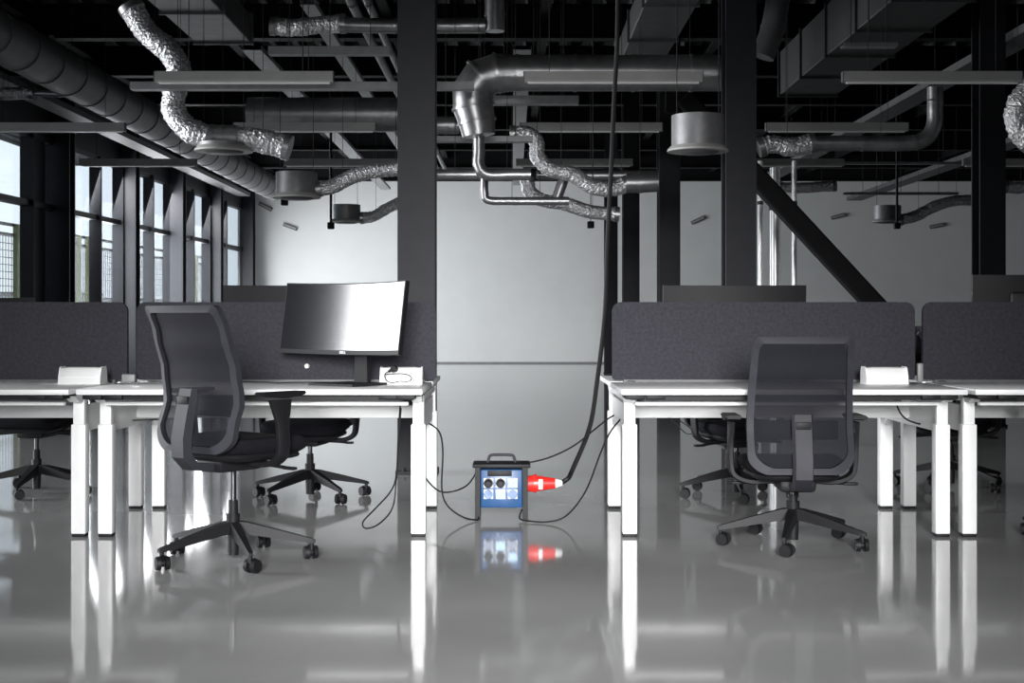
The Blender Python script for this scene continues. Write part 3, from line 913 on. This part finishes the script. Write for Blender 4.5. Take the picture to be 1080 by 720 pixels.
    for A_, B_ in zip(rings, rings[1:]):
        for i in range(4):
            j = (i + 1) % 4
            m_.faces.new((A_[i], A_[j], B_[j], B_[i]))
    m_.faces.new(rings[0][::-1]); m_.faces.new(rings[-1])
    sp = obj('back_support', m_, 'chairgrey', t)
    m_ = B(); box(m_, (0, -.286, s + .165), (.07, .012, .035), Matrix.Rotation(.1, 3, 'X'), .004); obj('release_button', m_, 'black', sp)
    for sx in (-1, 1):
        # arm: strut from under the seat out and up
        pts = [Vector((sx * .07, .02, s - .115)), Vector((sx * .20, .02, s - .12)), Vector((sx * .275, .02, s - .09)), Vector((sx * .292, .02, s - .03)), Vector((sx * .294, .01, s + .08)), Vector((sx * .292, .0, s + .165))]
        Q = smooth_path(pts, 6)
        m_ = B(); rings = []
        for i, p in enumerate(Q):
            f = i / (len(Q) - 1)
            a = Q[max(0, i - 1)]; b = Q[min(len(Q) - 1, i + 1)]
            tn = (b - a).normalized(); up = Vector((0, 1, 0)); nn = tn.cross(up).normalized()
            wy = .034 + .03 * max(0, f - .75) / .25; th = .013
            rings.append([m_.verts.new(p + up * wy * u_ + nn * th * v_) for u_, v_ in ((-1, -.6), (-.7, -1), (.7, -1), (1, -.6), (1, .6), (.7, 1), (-.7, 1), (-1, .6))])
        for A_, B_ in zip(rings, rings[1:]):
            for i in range(8):
                j = (i + 1) % 8
                m_.faces.new((A_[i], A_[j], B_[j], B_[i]))
        m_.faces.new(rings[0][::-1]); m_.faces.new(rings[-1])
        ar = obj('armrest', m_, 'black', t)
        m_ = B(); prism(m_, [(.02, s + .172), (.13, s + .185), (.13, s + .20), (-.12, s + .20), (-.12, s + .185), (-.02, s + .172)], .075, 'X', sx * .292)
        for v in m_.verts: v.co.z += 0
        bmesh.ops.bevel(m_, geom=list(m_.edges), offset=.006, segments=2, affect='EDGES')
        obj('arm_pad', m_, 'black', ar)
    return t
cA = chair(.56, 'black mesh office chair in the left foreground, turned to the right', math.radians(5), loc=(-1.238, 6.19, 0), rotz=math.radians(-36))
cB = chair(.422, 'black mesh office chair seen square from behind at the right bench', math.radians(36), loc=(1.335, 6.62, 0), rotz=math.radians(-2))
def rot(d): return math.radians(d)
chair(.475, 'black office chair behind the left bench, under the curved monitor', rot(20), loc=(-1.21, 8.35, 0), rotz=rot(170))
chair(.46, 'black office chair behind the right bench, left of the square mesh back', rot(50), loc=(1.36, 8.45, 0), rotz=rot(200))
chair(.50, 'black office chair under the leftmost bench at the left edge', rot(-90), loc=(-2.94, 8.62, 0), rotz=rot(175))
chair(.46, 'black office chair glimpsed between the paired white legs at right', rot(15), loc=(2.80, 8.9, 0), rotz=rot(165))
chair(.435, 'black office chair cut by the right edge of the view', rot(154), loc=(2.87, 6.79, 0), rotz=rot(-3))

# ------------------------------------------------------------------ power distribution box
def power_box():
    c = Vector(((529 - 540) * 7.55 / F, 7.55, 0))
    t = thing('power_distributor', 'blue and black portable power distribution box on the floor', 'power box', c)
    m_ = B(); box(m_, (0, 0, .165), (.225, .16, .205), None, .008); bd = obj('cabinet', m_, 'blue', t)
    for s in (-1, 1):
        m_ = B(); prism(m_, [(-.10, 0), (-.085, 0), (-.07, .04), (.07, .04), (.085, 0), (.10, 0), (.10, .28), (.085, .295), (-.085, .295), (-.10, .28)], .028, 'X', s * .128); obj('side_frame', m_, 'black', t, False)
    m_ = B(); box(m_, (0, 0, .288), (.31, .2, .022), None, .006); obj('top_plate', m_, 'black', t)
    Q = smooth_path([(-.075, 0, .295), (-.068, 0, .325), (-.055, 0, .338), (0, 0, .34), (.055, 0, .338), (.068, 0, .325), (.075, 0, .295)], 5)
    m_ = B(); sweep(m_, Q, .008, 10); obj('handle', m_, 'chairgrey', t)
    for j, z in enumerate((.197, .137)):
        for i, x in enumerate((-.07, -.005, .06)):
            kind = 'black' if (j == 0 and i < 2) else ('lightblue' if (i == 2 and j == 0) or (i == 1 and j == 1) else 'blue')
            m_ = B(); box(m_, (x, -.084, z), (.052, .008, .052), None, .003); so = obj('socket', m_, 'socket', t)
            m_ = B(); cyl(m_, (x, -.088, z), (x, -.102, z), .025, seg=22); obj('socket_lid', m_, kind, so)
            if kind == 'black':
                m_ = B(); cyl(m_, (x, -.102, z), (x, -.135, z), .018, .014, seg=16); obj('inserted_plug', m_, 'black', so)
    m_ = B(); box(m_, (-.01, -.083, .248), (.13, .01, .03), None, .002); obj('breaker_cover', m_, 'black', t)
    # red industrial inlet with the plug in it
    m_ = B(); cyl(m_, (.14, -.02, .185), (.175, -.02, .187), .042, .046, 24); cyl(m_, (.175, -.02, .187), (.19, -.02, .187), .050, seg=24); obj('red_inlet', m_, 'red', t)
    return c
pc = power_box()
def red_plug():
    c = pc + Vector((.19, -.02, .187))
    t = thing('industrial_plug', 'red industrial plug with white sleeve in the side of the power box', 'plug', c)
    m_ = B(); cyl(m_, (0, 0, 0), (.03, 0, 0), .041, .041, 24); cyl(m_, (.03, 0, 0), (.10, 0, -.0), .038, .028, 24); obj('plug_body', m_, 'red', t)
    m_ = B(); box(m_, (.02, -.042, .0), (.024, .012, .055), None, .004); obj('lid_clip', m_, 'socket', t)
    m_ = B(); cyl(m_, (.10, 0, 0), (.138, 0, .002), .026, .015, 20); obj('cable_gland', m_, 'socket', t)
red_plug()

# ------------------------------------------------------------------ cables
def cable(label, pts, r, name='power_cable'):
    Q = smooth_path(pts, 10)
    m_ = B(); o0 = Vector(Q[0])
    sweep(m_, [q - o0 for q in Q], r, 8)
    return tag(obj(name, m_, 'cable', None, True, loc=o0), label, 'cable')
e = pc + Vector((.325, -.02, .19))
cable('thick black cable hanging from the ceiling down to the red plug',
      [e, e + Vector((.035, 0, .025)), P(603, 497, 7.6), P(622, 450, 7.7), P(630, 400, 7.8), P(638, 330, 7.9), P(641, 250, 8.0), P(645, 170, 8.05), P(648, 100, 8.1), P(651, 40, 8.12), P(652, -60, 8.15), Vector((.63, 8.15, 4.9))], .013, 'supply_cable')
cable('thin black cable from the power box up to the right bench frame', [pc + Vector((.10, -.03, .30)), P(556, 488, 7.55), P(580, 482, 7.55), P(605, 470, 7.55), P(628, 452, 7.6), P(642, 441, 7.7), P(652, 436, 7.75)], .0045)
cable('thin black cable along the floor from the power box to the right bench leg', [pc + Vector((.11, -.05, .05)), P(548, 546, 7.42), P(556, 549, 7.36), P(578, 550, 7.32), P(598, 543, 7.3), P(618, 517, 7.25), P(634, 476, 7.2), P(644, 455, 7.2), P(656, 440, 7.3)], .0045)
cable('thin black cable sagging from the power box to the left bench leg', [pc + Vector((-.13, -.02, .27)), P(500, 502, 7.5), P(492, 512, 7.5), P(478, 518, 7.45), P(464, 518, 7.5), P(452, 508, 7.7), P(444, 495, 7.8)], .0045)
cable('thin black cable rising from floor behind the power box to the left bench', [pc + Vector((-.12, -.09, .02)), P(503, 548, 7.42), P(488, 545, 7.38), P(472, 533, 7.4), P(466, 515, 7.42), P(467, 475, 7.5), P(463, 455, 7.6), P(450, 445, 7.75), P(440, 440, 7.8)], .0045)
cable('black cable looping from under the left bench onto the floor', [P(422, 428, 7.0), P(420, 460, 6.95), P(418, 500, 6.95), P(412, 518, 6.95), P(396, 536, 6.9), P(383, 550, 6.85), P(386, 557, 6.83), P(400, 552, 6.85), P(414, 535, 6.95), P(418, 505, 7.0), P(420, 470, 7.05), P(423, 430, 7.1)], .004)
cable('thin loop of cable hanging under the right bench', [P(706, 440, 7.3), P(716, 450, 7.3), P(724, 457, 7.3), P(731, 456, 7.3), P(724, 448, 7.3), P(712, 441, 7.3)], .003)
cable('cable sagging under the right bench beside its right legs', [P(945, 425, 7.2), P(950, 436, 7.2), P(958, 443, 7.2), P(972, 447, 7.2), P(985, 445, 7.3), P(1005, 441, 7.3)], .0045)
cable('thin cable on the frame between the two left benches', [P(97, 433, 7.2), P(106, 439, 7.2), P(114, 441, 7.2)], .003)
cable('thin cable drooping under the left bench beside its left leg', [P(133, 443, 7.35), P(145, 443, 7.3), P(175, 442, 7.3), P(200, 441, 7.3)], .003)
cable('thin cable lying on the desk left of the monitor stand', [Vector(((250 - 540) / 200, 7.3, ZT + .006)), Vector(((285 - 540) / 202, 7.28, ZT + .004)), Vector(((292 - 540) / 203, 7.22, ZT + .004)), Vector(((303 - 540) / 203, 7.24, ZT + .005)), Vector(((315 - 540) / 204, 7.3, ZT + .004)), Vector(((350 - 540) / 204, 7.3, ZT + .004))], .0025)

def desk_plug():
    c = P(416, 389, 7.12)
    t = thing('mains_plug', 'black plug with looping lead in the middle socket box', 'plug', c)
    m_ = B(); cyl(m_, (.0, .02, 0), (-.005, -.012, .0), .018, .016, 16); cyl(m_, (-.005, -.005, 0), (-.03, -.01, -.012), .009, .006, 10); obj('plug_body', m_, 'black', t)
    Q = smooth_path([p - c for p in (P(411, 391, 7.1), P(406, 394, 7.08), P(407, 400, 7.07), P(413, 403.5, 7.0), P(421, 402, 7.0), P(431, 402, 7.03), P(434, 398, 7.05), P(428, 394.5, 7.05), P(417, 394, 7.06), P(406, 395, 7.06))], 8)
    m_ = B(); sweep(m_, Q, .0028, 8); obj('lead', m_, 'cable', t)
desk_plug()
# round pale knob seen under the monitor
m_ = B(); cyl(m_, (0, .012, 0), (0, -.004, 0), .014, .010, 20)
tag(obj('round_plug_cap', m_, 'socket', None, True, loc=P(323.5, 386, 7.414)), 'small round white cap on the divider below the curved monitor', 'cap')
